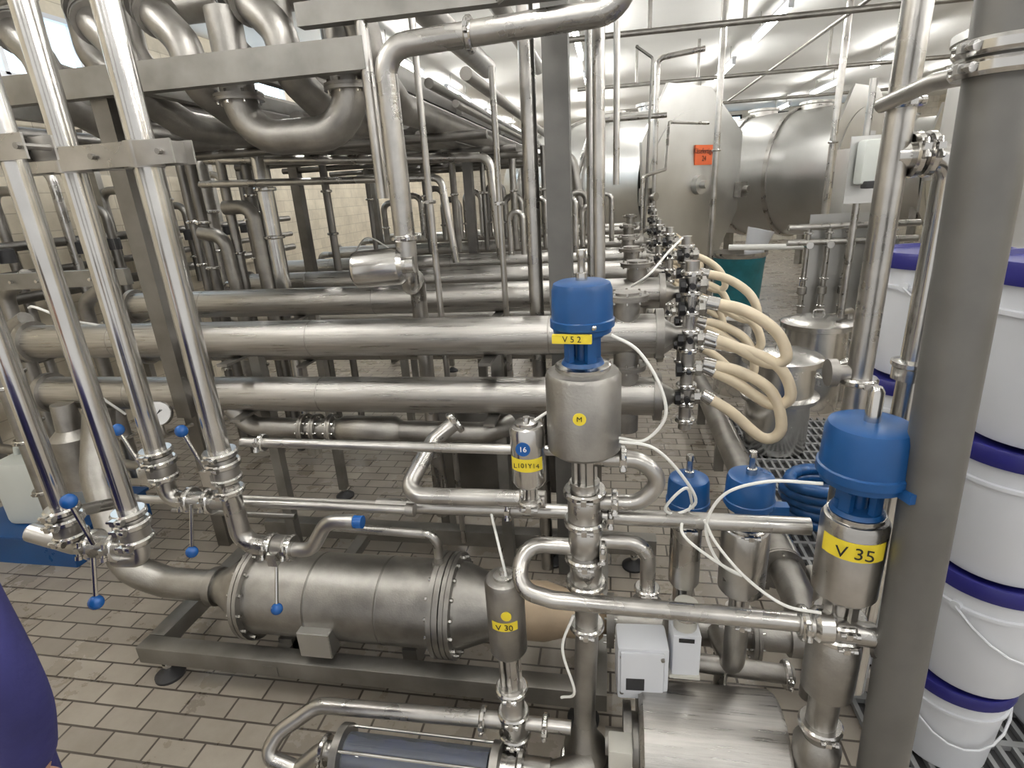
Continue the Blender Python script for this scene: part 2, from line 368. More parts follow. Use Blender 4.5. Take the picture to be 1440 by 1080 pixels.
bank(5.7,-2.9,.3,(1.36,1.1),.08)
bank(6.8,-2.9,.35,(1.40,1.14),.08)
def hose(pts,r=.021,mat='cream',name='cream_rubber_hose'):
    g=G(name);q=smooth(pts);g.tube(q,r,mat,bend=.0001,seg=12)
    for a,b in((q[0],q[1]),(q[-1],q[-2])):
        d=(b-a).normalized();g.cyl(a-d*.01,a+d*.035,r+.004,'ssp' if mat=='cream' else 'black',12)
    g.done()
for (Y,dx,k) in ((2.2,0,1.04),(2.95,.08,1),(3.8,.08,1),(4.66,.08,.9),(5.7,.1,.9)):
    X=.37+dx
    for (za,zb,e,drop) in ((1.455,1.32,.27,.10),(1.30,1.19,.30,.14),(1.21,1.075,.28,.17)):
        hose([(X,Y,za),(X+e*.45*k,Y-.02,za-.03),(X+e*.85*k,Y-.04,(za+zb)/2-.04),(X+e*k,Y-.05,zb-drop*.7),(X+e*.8*k,Y-.03,zb-drop),(X+e*.35*k,Y-.02,zb-drop*.35),(X,Y,zb)],.022)
g=G('lower_header_pipe')
g.tube([(-1.78,2.2,1.0),(-1.70,2.2,.90),(-.55,2.2,.89),(-.45,2.3,.89)],.048,'ssm',bend=.1,seg=20)
for x in(-1.42,-1.36,-1.28): g.flange((x,2.2,.897),(1,0,0),.045,.070,.012,'ssm')
g.lathe((-1.25,2.2,.895),(1,0,0),[(0,.05),(.03,.066),(.28,.066),(.31,.048)],'ssm')
g.done()
g=G('steel_cabinet')
g.box((-.60,2.74,.60),(.80,.14,.56),'ssd',bev=.006);g.box((-.60,2.665,.60),(.74,.012,.50),'ssd',bev=.003)
for x in(-.95,-.25): g.box((x,2.74,.16),(.05,.12,.32),'frame')
g.cyl((-.86,2.655,.72),(-.76,2.65,.66),.01,'bluem',8)
g.done()
# ------------------------------------------------------------------ seat valves
def actuator(g,x,y,z0,z1,r,mat='ssm',cap='flat'):
    h=z1-z0
    g.lathe((x,y,z0),(0,0,1),[(0,r*.35),(0,r*.86),(.012,r),(h-.014,r),(h-.004,r*.93),(h,r*.8),(h,r*.3)],mat,36)
def bluehead(g,x,y,z0,z1,r,lab=None,ang=-10):
    h=z1-z0
    g.lathe((x,y,z0),(0,0,1),[(0,r*.4),(0,r*.92),(h*.10,r*.94),(h*.12,r*1.02),(h*.26,r*1.02),(h*.28,r*.97),(h*.85,r*.94),(h*.96,r*.88),(h,r*.74),(h*1.01,r*.2)],'blue',40)
    g.lathe((x,y,z1),(0,0,1),[(0,.014),(.018,.014),(.02,.009),(.05,.009),(.055,.012),(.07,.010)],'ssp',12)
def yoke(g,x,y,z0,z1,r,mat='blue'):
    g.lathe((x,y,z1-.012),(0,0,1),[(0,r*1.05),(.012,r*1.1)],mat,24);g.lathe((x,y,z0),(0,0,1),[(0,r*1.1),(.010,r)],mat,24)
    for k in range(4):
        a=math.pi/4+k*math.pi/2-.2;g.box((x+r*.78*math.cos(a),y+r*.78*math.sin(a),(z0+z1)/2),(r*.5,r*.28,z1-z0),mat,(0,0,a+math.pi/2))
    g.cyl((x,y,z0),(x,y,z1),r*.35,mat,16)
def lantern(g,x,y,z0,z1,r):
    for k in range(4):
        a=k*math.pi/2+.5;g.box((x+r*.8*math.cos(a),y+r*.8*math.sin(a),(z0+z1)/2),(r*.5,r*.22,z1-z0),'ss',(0,0,a+math.pi/2))
    g.cyl((x,y,z0),(x,y,z1),r*.55,'ss',14);g.lathe((x,y,z0),(0,0,1),[(0,r*1.1),(.012,r*1.1)],'ss');g.lathe((x,y,z1-.012),(0,0,1),[(0,r*1.1),(.012,r*1.1)],'ss')
g=G('pneumatic_mixproof_valve')
x,y=-.068,1.3
bluehead(g,x,y,1.575,1.695,.075)
g.box((x-.02,y-.074,1.575),(.09,.012,.020),'yellow',(0,0,-.1));g.text('V 5 2',(x-.02,y-.0805,1.575),.02,-6)
g.ball((x+.03,y-.075,1.60),.006,'ssp')
yoke(g,x,y,1.495,1.575,.048);g.lathe((x,y,1.478),(0,0,1),[(0,.065),(.006,.068),(.014,.068),(.018,.06)],'ssp')
actuator(g,x,y,1.262,1.48,.093,'ssm')
g.cyl((x-.005,y-.0935,1.385),(x-.005,y-.091,1.385),.016,'yellow',16);g.text('M',(x-.005,y-.0945,1.385),.018)
lantern(g,x,y,1.16,1.265,.036)
g.lathe((x,y,.84),(0,0,1),[(0,.032),(.02,.044),(.07,.044),(.085,.034),(.10,.034),(.12,.046),(.18,.046),(.20,.034),(.22,.046),(.28,.046),(.30,.036),(.32,.036)],'ss',30)
for z in(.85,.935,1.05,1.14): g.clamp((x,y,z),(0,0,1),.042)
g.tube([(x,y,.86),(x,y,.66),(x-.01,y,.40),(x-.01,y,.3)],.034,'ssm')
g.clamp((x,y,.70),(0,0,1),.036)
g.lathe((x-.01,y,.12),(0,0,1),[(0,.05),(.03,.068),(.10,.068),(.15,.04),(.2,.034)],'ssm',30)
g.clamp((x-.01,y,.16),(0,0,1),.062)
g.tube([(x,y,1.238),(.075,y,1.238),(.13,y,1.18),(.075,y,1.11),(x,y,1.11)],.022,'ss',bend=.065);g.clamp((.01,y,1.11),(1,0,0),.024);g.clamp((.03,y,1.238),(1,0,0),.024)
g.tube([(x,y+.02,1.055),(.50,y+.02,1.05)],.023,'ss');g.clamp((-.0,y+.02,1.055),(1,0,0),.025)
g.tube([(x,y,.99),(.10,y,.99),(.10,y,.80)],.021,'ss',bend=.06);g.clamp((.10,y,.84),(0,0,1),.023);g.lathe((.10,y,.78),(0,0,1),[(0,.045),(.012,.045),(.02,.025),(.05,.022)],'ssm')
g.tube([(x,y,.965),(-.24,y,.965),(-.25,1.22,.875),(-.15,1.2,.865),(.46,1.2,.850)],.023,'ss',bend=.06)
g.clamp((-.02,y-.01,.965),(1,0,0),.025);g.clamp((.47,1.2,.85),(1,0,0),.03)
g.done()
g=G('small_pneumatic_valve')
x,y=-.213,1.29
actuator(g,x,y,1.165,1.335,.045,'ssp');g.lathe((x,y,1.335),(0,0,1),[(0,.03),(.008,.03),(.010,.010),(.02,.009)],'ssp')
g.patch((x,y),.0456,1.220,1.256,-60,60,'yellow');g.text('L101Y14',(x+.002,y-.0465,1.239),.0185)
g.cyl((x-.005,y-.0465,1.285),(x-.005,y-.044,1.285),.019,'bluem',20);g.text('16',(x-.005,y-.0475,1.285),.020,0,'wtext')
lantern(g,x,y,1.11,1.17,.022);g.tube([(x,y+.02,1.12),(x,1.35,1.06)],.018,'ssm');g.clamp((x,y,1.105),(0,0,1),.02)
g.done()
g=G('pneumatic_seat_valve')
x,y=-.30,1.28
actuator(g,x,y,.60,.865,.056,'ssm');g.lathe((x,y,.865),(0,0,1),[(0,.03),(.008,.03),(.01,.012),(.025,.010)],'ssp')
g.patch((x,y),.0566,.72,.75,-35,45,'yellow');g.text('V 30',(x+.005,y-.058,.735),.027,3)
g.cyl((x+.012,y-.058,.775),(x+.012,y-.054,.775),.015,'yellow',16)
lantern(g,x,y,.46,.61,.036)
for z in(.35,.45): g.clamp((x,y,z),(0,0,1),.036)
g.lathe((x,y,.25),(0,0,1),[(0,.034),(.02,.044),(.09,.044),(.12,.036),(.2,.036)],'ss',26);g.clamp((x,y,.26),(0,0,1),.036)
g.tube([(x,y,.31),(-.98,y,.285),(-1.10,1.22,.22),(-1.14,1.17,.16),(-1.02,1.17,.12)],.026,'ss',bend=.09)
g.clamp((-.40,y,.307),(1,0,0),.028);g.tube([(x,y,.31),(-.12,y,.31)],.022,'ss');g.clamp((-.2,y,.31),(1,0,0),.024)
g.tube([(x,y,.27),(x,y,.02)],.034,'ss')
g.done()
g=G('large_pneumatic_valve')
x,y=.557,1.22
bluehead(g,x,y,1.245,1.385,.094);yoke(g,x,y,1.165,1.25,.052)
g.lathe((x,y,1.385),(0,0,1),[(0,.016),(.07,.016),(.08,.010)],'ssp',14)
g.box((x+.085,y-.075,1.255),(.09,.04,.022),'blue',(0,0,.3));g.box((x+.105,y-.098,1.262),(.055,.008,.020),'yellow',(0,0,.3));g.text('V 35',(x+.106,y-.1032,1.262),.016,17)
actuator(g,x,y,.935,1.155,.071,'ss');g.patch((x,y),.0718,1.070,1.118,-75,40,'yellow');g.text('V 35',(x-.022,y-.0735,1.094),.042,-15)
g.lathe((x,y,1.15),(0,0,1),[(0,.06),(.014,.06)],'ssp')
lantern(g,x,y,.80,.94,.045);g.lathe((x,y,.62),(0,0,1),[(0,.045),(.012,.062),(.15,.062),(.19,.05),(.2,.04)],'ssm',32)
for z in(.86,.815): g.clamp((x,y,z),(0,0,1),.045)
g.tube([(.46,1.2,.85),(x+.065,1.18,.845)],.030,'ss');g.lathe((.49,1.2,.85),(1,0,0),[(0,.034),(.01,.044),(.04,.044),(.05,.034)],'ssp')
g.tube([(x,y,.64),(x,y,.0)],.038,'ssm');g.lathe((x,y,.33),(0,0,1),[(0,.06),(.10,.06),(.13,.04)],'ssm')
g.clamp((x,y,.5),(0,0,1),.04)
g.done()
for (x,y,zt,r,rb,zb,nm) in ((.385,1.46,1.12,.068,.066,.95,0),(.225,1.5,1.085,.062,.046,.93,1)):
    g=G('blue_capped_valve')
    bluehead(g,x,y,zt-.10,zt,r);yoke(g,x,y,zb,zt-.095,r*.6);actuator(g,x,y,zb-.22,zb,rb,'ss')
    if nm==0: g.box((x+.07,y-.03,zt-.09),(.05,.03,.03),'blue')
    g.clamp((x,y,zb),(0,0,1),r*.6)
    lantern(g,x,y,zb-.30,zb-.21,.035);g.clamp((x,y,zb-.32),(0,0,1),.035)
    g.tube([(x,y,zb-.30),(x,y,.42),(x,y+.25,.33)],.035,'ssm');g.done()
g=G('white_transmitter_box')
g.box((.095,1.40,.48),(.155,.11,.20),'white',(0,0,.06),.012);g.box((.095,1.343,.49),(.13,.01,.16),'white',(0,0,.06),.006)
g.box((.075,1.337,.45),(.055,.004,.045),'rubber',(0,0,.06));g.box((.13,1.337,.41),(.02,.004,.012),'yellow')
for dx,dz in((-.06,.07),(.06,.07),(-.06,-.07),(.06,-.07)): g.cyl((.095+dx,1.336,.48+dz),(.095+dx,1.345,.48+dz),.006,'ssm',8)
for dx in(-.04,0,.04): g.cyl((.095+dx,1.40,.38),(.095+dx,1.40,.345),.012,'rubber',10)
g.box((.095,1.5,.44),(.04,.14,.04),'ssm');g.cyl((.095,1.55,.33),(.095,1.55,.46),.02,'ssm')
g.done()
g=G('small_junction_box')
g.box((.225,1.42,.53),(.085,.09,.17),'white',(0,0,.06),.01);g.cyl((.225,1.42,.61),(.225,1.42,.70),.035,'beige',20)
g.box((.225,1.372,.60),(.045,.004,.012),'black');g.lathe((.225,1.42,.66),(0,0,1),[(0,.045),(.012,.045)],'ssp',24)
g.box((.225,1.42,.46),(.09,.1,.012),'beige');g.cyl((.225,1.42,.45),(.225,1.7,.33),.02,'ssm')
g.done()
g=G('drain_line_pipe')
g.tube([(.17,1.5,.40),(.58,1.5,.375)],.03,'ssm');g.clamp((.56,1.5,.376),(1,0,0),.032);g.clamp((.2,1.5,.4),(1,0,0),.032)
g.tube([(.36,1.5,.39),(.36,1.5,.10)],.022,'ss');g.cyl((.36,1.44,.42),(.36,1.44,.30),.004,'ssp',6)
g.done()
g=G('pump_motor')
g.lathe((.085,1.31,.235),(1,0,0),[(0,.10),(0,.175),(.012,.188),(.40,.188),(.412,.18),(.42,.12)],'ssx',48)
g.lathe((.085,1.31,.235),(-1,0,0),[(0,.09),(.02,.09),(.02,.12),(.045,.12),(.045,.04),(.1,.04)],'ssm',32)
for xx in(.18,.42): g.box((xx,1.31,.03),(.05,.30,.06),'frame')
g.box((.03,1.22,.27),(.07,.07,.16),'beige',bev=.006)
g.done()
g=G('sight_glass_tube')
ys,zs_=1.19,.20
g.lathe((-.84,ys,zs_),(1,0,0),[(0,.062),(.47,.062)],'glass',32);g.cyl((-.84,ys,zs_),(-.37,ys,zs_),.045,'inkblue',28)
for x in(-.87,-.36):
    g.lathe((x,ys,zs_),(1,0,0),[(0,.05),(0,.086),(.025,.086),(.03,.06),(.03,.04)],'ssm',32)
for k in range(4):
    a=k*math.pi/2+.6;g.cyl((-.86,ys+.076*math.cos(a),zs_+.076*math.sin(a)),(-.34,ys+.076*math.cos(a),zs_+.076*math.sin(a)),.005,'ssp',8)
g.lathe((-.34,ys,zs_),(1,0,0),[(0,.06),(.03,.055),(.16,.055)],'ss');g.clamp((-.27,ys,zs_),(1,0,0),.055);g.tube([(-.18,ys,zs_),(-.06,1.25,zs_)],.045,'ssm')
g.tube([(-.87,ys,zs_),(-.93,ys,zs_),(-1.02,1.17,.12)],.03,'ss');g.clamp((-.92,ys,zs_),(1,0,0),.035)
for x in(-.86,-.345): g.box((x+.01,ys,.07),(.03,.06,.14),'frame')
g.done()
def air(pts): 
    g=G('pneumatic_air_line');g.tube(smooth(pts,8),.004,'wtube',bend=.0001,seg=8);g.done()
air([(.0,1.26,1.575),(.06,1.25,1.54),(.11,1.24,1.46),(.125,1.24,1.38),(.08,1.25,1.315),(.02,1.27,1.31)])
air([(.02,1.25,1.31),(.10,1.24,1.30),(.17,1.26,1.22),(.215,1.3,1.12),(.17,1.32,1.07),(.14,1.3,1.10),(.19,1.3,1.16),(.225,1.4,1.04)])
air([(.47,1.2,1.24),(.36,1.22,1.23),(.27,1.24,1.18),(.235,1.25,1.08),(.27,1.25,.98),(.33,1.25,.94),(.25,1.25,.99),(.18,1.27,1.05),(.22,1.4,1.05)])
air([(.50,1.18,.90),(.42,1.2,.90),(.33,1.22,.96),(.26,1.24,1.04),(.23,1.25,1.10)])
air([(-.1,1.22,.80),(-.13,1.20,.70),(-.10,1.2,.55),(-.14,1.22,.50)])
air([(.07,2.05,1.55),(.13,2.0,1.60),(.2,2.1,1.66),(.26,2.2,1.70)])
air([(-.29,1.27,.875),(-.31,1.30,.94),(-.36,1.42,1.0)]);air([(-.19,1.28,1.35),(-.15,1.3,1.37),(-.12,1.35,1.36)])
# ------------------------------------------------------------------ right column and pipes
g=G('grey_upright_pipe')
g.cyl((.70,1.15,0),(.574,1.15,CZ),.053,'grey',32);g.lathe((.70,1.15,0),(0,0,1),[(0,.09),(.012,.09)],'grey')
g.tube([(.633,1.15,2.045),(.60,1.30,2.05),(.575,1.45,2.03)],.016,'ss',bend=.01)
g.clamp((.631,1.15,2.045),(0,0,1),.056,'ssp',(-1,-.3,0));g.clamp((.631,1.15,2.075),(0,0,1),.056,'ssp',(-1,-.3,0))
g.tube([(.628,1.17,.82),(.68,1.16,.80)],.028,'ss')
g.done()
g=G('vertical_process_pipe')
g.tube([(.615,1.45,.35),(.615,1.45,CZ)],.029,'ss',seg=20);g.clamp((.615,1.45,2.03),(0,0,1),.031)
g.clamp((.615,1.45,1.40),(0,0,1),.031);g.lathe((.56,1.45,1.42),(1,0,0),[(-.02,.035),(0,.035),(.0,.02),(.03,.02)],'ssm')
g.done()
g=G('bent_process_pipe')
g.tube([(.615,1.45,1.925),(.735,1.45,1.925),(.735,1.45,.40)],.031,'ssp',bend=.06,seg=20)
g.clamp((.655,1.45,1.925),(1,0,0),.034);g.clamp((.682,1.45,1.925),(1,0,0),.034)
g.lathe((.735,1.45,1.405),(0,0,1),[(0,.045),(.03,.045),(.035,.05),(.045,.05),(.05,.035)],'ssp')
handle(g,(.75,1.43,1.96),(.80,1.40,1.965));g.clamp((.735,1.45,1.2),(0,0,1),.034)
g.done()
# ------------------------------------------------------------------ buckets
def bucket(g,x,y,z,h,r,hand=None):
    g.lathe((x,y,z),(0,0,1),[(0,r*.80),(0,r*.84),(.01,r*.86),(h*.72,r*.95),(h*.72,r*1.0),(h*.745,r*1.0),(h*.75,r*.955),(h*.86,r*.965),(h*.9,r*.97)],'white',48)
    g.lathe((x,y,z+h*.88),(0,0,1),[(0,r*.96),(0,r*1.04),(h*.03,r*1.055),(h*.1,r*1.05),(h*.12,r*1.03),(h*.12,r*.98),(h*.09,r*.96),(h*.09,r*.3)],'navy',48)
    if hand:
        pts=[]
        for k in range(11):
            a=math.radians(hand-80+160*k/10);d=math.sin(math.pi*k/10);pts.append((x+(r*1.03)*math.sin(a),y-(r*1.03)*math.cos(a),z+h*.74-d*h*.35))
        g.tube(pts,.004,'white',bend=.001,seg=6)
        for k in(0,-1): g.cyl(Vector(pts[k]),Vector((x,y,pts[k][2]))*.1+Vector(pts[k])*.9,.015,'white',10)
def stack(x,y,hs):
    g=G('stacked_plastic_buckets');z=.03
    for i,(h,rr) in enumerate(hs):
        bucket(g,x+(.012 if i%2 else 0)+.012*i,y,z,h-.008,rr,hand=(-10 if i==0 else (25 if i%2 else None)));z+=h
    g.done()
stack(1.12,1.62,[(.345,.145),(.41,.17),(.41,.18),(.48,.20)])
stack(1.03,2.08,[(.40,.18),(.40,.18),(.40,.18),(.42,.18)])
stack(1.58,1.75,[(.41,.18),(.41,.18),(.41,.18)])
g=G('floor_grating')
gx0,gx1,gy0,gy1=.90,2.5,1.35,4.5
g.box(((gx0+gx1)/2,(gy0+gy1)/2,.004),(gx1-gx0,gy1-gy0,.004),'rubber')
n=int((gx1-gx0)/.05)
for i in range(n+1): g.box((gx0+i*.05,(gy0+gy1)/2,.016),(.016,gy1-gy0,.022),'grate')
yy=gy0
while yy<=gy1: g.box(((gx0+gx1)/2,yy,.017),(gx1-gx0,.022,.022),'grate');yy+=.14
g.done()
# ------------------------------------------------------------------ milk cans, bin, coiled hose
def can(x,y,z,h,r):
    g=G('stainless_milk_can')
    g.lathe((x,y,z),(0,0,1),[(0,r*.72),(0,r*.78),(.01,r*.8),(h*.50,r*.82),(h*.52,r*.98),(h*.56,r*1.0),(h*.58,r*.84),(h*.86,r*.84),(h*.88,r*1.0),(h*.93,r*1.0),(h*.95,r*.9),(h*.98,r*.5),(h,r*.2)],'can',44)
    g.tube([(x-.05,y,z+h*.98),(x-.04,y,z+h+.04),(x+.04,y,z+h+.04),(x+.05,y,z+h*.98)],.007,'ssp',bend=.02);
    for sgn in(-1,1): g.tube([(x+sgn*r*.82,y-.05,z+h*.75),(x+sgn*(r*.82+.05),y-.05,z+h*.72),(x+sgn*(r*.82+.05),y+.05,z+h*.72),(x+sgn*r*.82,y+.05,z+h*.75)],.007,'ssp')
    g.done()
can(1.17,3.95,.03,.74,.26);can(1.68,4.85,.0,.80,.28);can(1.15,5.2,.0,.78,.24)
g=G('waste_bin')
g.lathe((1.52,7.2,0),(0,0,1),[(0,.2),(0,.24),(.9,.29),(1.0,.30),(1.03,.31),(1.03,.29),(1.0,.27),(.6,.2)],'teal',28)
g.lathe((1.52,7.2,1.0),(0,0,1),[(0,.30),(.03,.32),(.06,.32),(.06,.28)],'ssp',28)
g.lathe((1.66,7.15,1.02),(.25,0,1),[(0,.10),(.30,.15),(.30,.13),(.02,.09)],'white',20);g.done()
def coil(cx,cy,cz,R,n,r,name):
    g=G(name);P=[]
    for k in range(int(n*16)):
        a=k*math.pi/8;P.append((cx+(R+.02*math.sin(k*.7))*math.cos(a),cy+(R)*.8*math.sin(a),cz+.5*r+k/16*r*1.5))
    P+= [(cx+R+.2,cy+.1,cz+.05),(cx+R+.5,cy+.3,cz+.03)]
    g.tube(P,r,'bluem' if r<.03 else 'blue',bend=.001,seg=10);g.done()
coil(1.18,2.95,.05,.20,5,.034,'coiled_blue_hose');coil(2.5,7.0,.03,.35,2,.02,'coiled_blue_hose')
hose([(2.55,7.6,.1),(2.35,7.5,.5),(2.45,7.6,1.05),(2.6,7.6,1.1),(2.62,7.6,.6),(2.7,7.5,.1)],.018,'bluem','hanging_blue_hose')
# ------------------------------------------------------------------ background tanks
def tank(cx,cy,cz,R,L,ang,name='horizontal_process_tank'):
    g=G(name);a=math.radians(ang);d=Vector((math.cos(a),-math.sin(a),0));t=Vector((math.sin(a),math.cos(a),0));c=Vector((cx,cy,cz))
    g.lathe(c-d*L,d,[(0,R*.5),(.15,R*.85),(.3,R*.93),(L*.5,R*.94),(L-.12,R*.94),(L-.12,R*.98),(L-.05,R*.98),(L-.05,R*.9)],'tank',64)
    for q in(.35,.6,.8): g.lathe(c-d*L*q,d,[(0,R*.94),(.0,R*.975),(.06,R*.975),(.06,R*.94)],'ss',64)
    pts=[]
    oct_=[(-.55,1.12),(.25,1.12),(.98,.62),(.98,-.35),(.55,-.95),(-.3,-1.08),(-.9,-.75),(-.98,.5)]
    for (u,v) in oct_: pts.append(c-d*.03+t*(u*R)+Vector((0,0,v*R)))
    g.poly(pts,'tank',d*.04)
    g.lathe(c+d*.01,d,[(0,R*.86),(.012,R*.86),(.012,R*.84),(.03,.3),(.05,.12),(.12,.12),(.12,.05),(.2,.05)],'tank',48)
    for s in(-1,1):
        q=c+t*s*R*.93+Vector((0,0,-.1));g.box(q+d*.06,(.14,.14,.2),'ssm',(0,0,-a));g.cyl(q+d*.0,q+d*.2,.05,'ssm')
    for q in(.15,L*.85):
        for s in(-.6,.6):
            b=c-d*q+t*s*R;g.box((b.x,b.y,(cz-R*.5)/2),(.12,.12,cz-R*.5),'frame',(0,0,-a))
    for q in (.7,1.5):
        b=c-d*q+Vector((0,0,R*.9));g.lathe(b,(0,0,1),[(0,.2),(.08,.2),(.09,.23),(.12,.23),(.14,.1)],'ss',28)
    return g,c,d,t
g,c,d,t=tank(1.05,8.0,1.84,1.04,3.2,44)
p=c+d*.045+t*.12+Vector((0,0,.36));g.box(p,(.02,.36,.24),'orange',(0,0,math.radians(-44)));g.text('Käsefertiger\n24',p+d*.014,.09,90-44);
g.done()
g,c,d,t=tank(3.45,9.1,1.90,.95,2.7,42)
p=c+d*.045+t*.05+Vector((0,0,.42));g.box(p,(.02,.34,.18),'white',(0,0,math.radians(-42)));g.text('Käsefertiger',p+d*.014,.07,90-42);g.done()
g,c,d,t=tank(6.2,12.6,1.85,1.0,2.6,40);g.done()
g=G('vertical_storage_tank')
g.lathe((2.9,4.5,.5),(0,0,1),[(0,.3),(.1,.66),(2.15,.66),(2.15,.69),(2.2,.69),(2.2,.66),(2.35,.5),(2.45,.25),(2.5,.12),(2.62,.12)],'tank',64)
for k in range(4):
    a=k*math.pi/2+.6;g.cyl((2.9+.5*math.cos(a),4.5+.5*math.sin(a),0),(2.9+.5*math.cos(a),4.5+.5*math.sin(a),.65),.04,'frame')
g.tube([(2.9,4.5,3.05),(2.9,4.5,3.3),(3.6,4.5,3.3)],.04,'ss');g.done()
g=G('steel_control_panel')
g.box((2.42,6.2,1.6),(.50,.25,1.0),'tank',(0,0,.1),.01);g.box((2.42,6.2,.55),(.12,.12,1.1),'frame');g.box((2.42,6.2,.02),(.4,.3,.04),'frame')
g.box((2.45,6.06,1.8),(.26,.02,.26),'ss',(0,0,.1),.004);g.done()
g=G('soap_dispenser')
g.box((1.80,4.6,1.95),(.15,.12,.30),'jug',(0,0,.1),.03);g.box((1.80,4.54,1.80),(.09,.08,.05),'rubber',(0,0,.1),.01);g.box((1.80,4.68,1.9),(.22,.02,.46),'tank');g.cyl((1.80,4.72,.8),(1.80,4.72,2.5),.025,'ss')
g.tube([(1.80,4.72,.84),(1.95,4.9,.82),(1.97,4.95,.0)],.025,'ss');g.done()
g=G('tap_manifold')
for k in range(5):
    x=1.72+.17*k;g.tube([(x,5.45,1.45),(x,5.45,.55-.05*(k%2)),(x+.05,5.45,.45)],.023,'ss')
    for z in(.75,1.0,1.3,1.4): g.clamp((x,5.45,z),(0,0,1),.025)
    g.lathe((x,5.45,.85),(0,0,1),[(0,.025),(.01,.04),(.07,.04),(.08,.025)],'ssm');g.cyl((x,5.37,1.3),(x,5.45,1.3),.03,'ssp',14)
for z in(1.45,1.32): g.tube([(1.55,5.45,z),(2.6,5.45,z)],.028,'ss')
g.box((2.1,5.55,1.1),(.7,.02,.9),'tank');g.tube([(1.2,6.2,1.22),(1.95,6.0,1.22)],.03,'wtube')
for x in(1.8,2.4): g.box((x,5.57,.33),(.05,.05,.66),'frame')
g.done()
# ------------------------------------------------------------------ overhead pipe platform
g=G('overhead_pipe_platform')
zt=2.37
for y in(2.05,3.35,4.7,6.2): g.box((-1.80,y,zt),(1.95,.05,.10),'frame')
for x in(-2.62,-1.75,-.88): g.box((x,4.15,zt),(.05,4.25,.09),'frame')
for x in(-2.2,-1.3): g.box((x,4.15,zt+.0),(.04,4.25,.06),'ssd')
for x,y in((-2.27,2.5),(-2.5,4.4),(-.9,6.2),(-2.62,6.2),(-1.2,4.9),(-1.93,2.1)): g.box((x,y,zt/2+(.5 if y==2.1 else 0)),(.075,.075,zt-(1. if y==2.1 else 0)),'ssd')
g.box((-.215,2.45,CZ/2),(.10,.10,CZ),'grey');g.cyl((-.33,2.45,0),(-.33,2.45,CZ),.032,'ss')
g.box((-.55,2.05,2.5),(1.0,.05,.07),'frame')
g.done()
g=G('overhead_pipe_bundle')
for i,x in enumerate((-2.45,-2.2,-1.98,-1.5,-1.25,-1.05)):
    r=(.055,.062,.045,.06,.05,.035)[i]
    z=zt+.045+r
    g.tube([(x-.3,2.65+.05*i,z+.5),(x-.3,2.65+.05*i,z+.12),(x,2.75+.05*i,z),(x,6.4,z)],r,'ssm',bend=.12,seg=18)
    g.lathe((x,3.05+.07*i,z),(0,1,0),[(0,r),(0,r*1.28),(.03,r*1.28),(.03,r)],'ssm')
for i,x in enumerate((-2.25,-1.88,-1.60,-1.20,-.88)):
    r=.062
    g.tube([(x-.42,2.60,2.90),(x-.34,2.42,2.76),(x-.10,2.20,2.60),(x,2.18,2.50),(x+.01,2.18,2.36),(x+.01,2.45,2.255),(x+.01,6.5,2.255)],r,'ssm',bend=.12,seg=20)
    d0=Vector((.6,-.55,-.4))
    for q in ((x-.13,2.228,2.62),(x-.26,2.347,2.70)):
        g.lathe(q,d0,[(-.035,r),(-.035,r*1.28),(-.01,r*1.28),(-.01,r*1.2),(.01,r*1.2),(.01,r*1.28),(.035,r*1.28),(.035,r)],'ssm')
g.tube([(-2.7,2.12,2.72),(-.8,2.12,2.76),(-.72,2.12,2.9)],.05,'ss',bend=.1,seg=18)
g.tube([(-2.7,2.9,2.85),(-1.2,2.9,2.85),(-1.0,3.1,2.85),(-1.0,5,2.85)],.075,'ssm',bend=.15,seg=20)
g.tube([(-2.7,3.3,3.0),(-.9,3.3,3.0),(-.7,3.5,3.0),(-.7,6,3.0)],.06,'ssm',bend=.12,seg=20)
g.tube([(-.97,2.2,2.6),(-.97,2.2,2.15),(-1.43,2.2,2.15),(-1.43,2.2,2.6)],.064,'ssm',bend=.15,seg=22)
g.flange((-.97,2.2,2.30),(0,0,1),.066,.092,.012);g.flange((-1.43,2.2,2.30),(0,0,1),.066,.092,.012)
for i,(x,z,r) in enumerate(((-.78,2.36,.022),(-.72,2.30,.018),(-1.05,2.27,.04),(-1.42,2.26,.04),(-1.74,2.27,.04),(-.98,2.20,.02),(-2.05,2.28,.045),(-.66,2.42,.03))):
    g.tube([(x,2.6+.2*(i%3),z),(x,6.8,z)],r,'ssm' if i%2 else 'ssd')
for i,y in enumerate((2.9,3.8,4.4,5.2,5.8)): g.tube([(-2.6,y,2.17-.01*i),(-.6,y,2.17-.01*i)],.022,'ssd')
g.done()
g=G('overhead_process_pipe')
g.tube([(-.745,2.0,1.70),(-.745,2.0,2.37),(.02,2.0,2.40),(.12,2.0,2.75)],.038,'ss',bend=.09,seg=20)
g.clamp((-.45,2.0,2.38),(1,0,0),.040);g.clamp((-.745,2.0,1.76),(0,0,1),.040)
g.tube([(-.745,2.0,1.70),(-.745,2.0,1.58),(-.86,2.40,1.56),(-.88,2.45,1.45),(-.88,2.45,.3)],.036,'ss',bend=.08)
g.tube([(-.83,2.05,1.9),(-.83,2.05,CZ)],.022,'ss')
g.tube([(-.30,1.98,2.95),(-.22,1.98,2.55),(-.36,1.98,2.47)],.026,'ss',bend=.05);g.lathe((-.2,1.97,2.50),(0,0,1),[(0,.05),(.07,.05),(.08,.03)],'ssm')
g.done()
g=G('angled_actuator')
g.lathe((-.93,1.95,1.655),(1,.1,.05),[(0,.03),(0,.064),(.012,.068),(.17,.068),(.185,.055),(.185,.03),(.22,.03)],'ssp',30);g.lathe((-.931,1.95,1.655),(-1,0,0),[(0,.05),(.003,.05)],'rubber',24)
g.done()
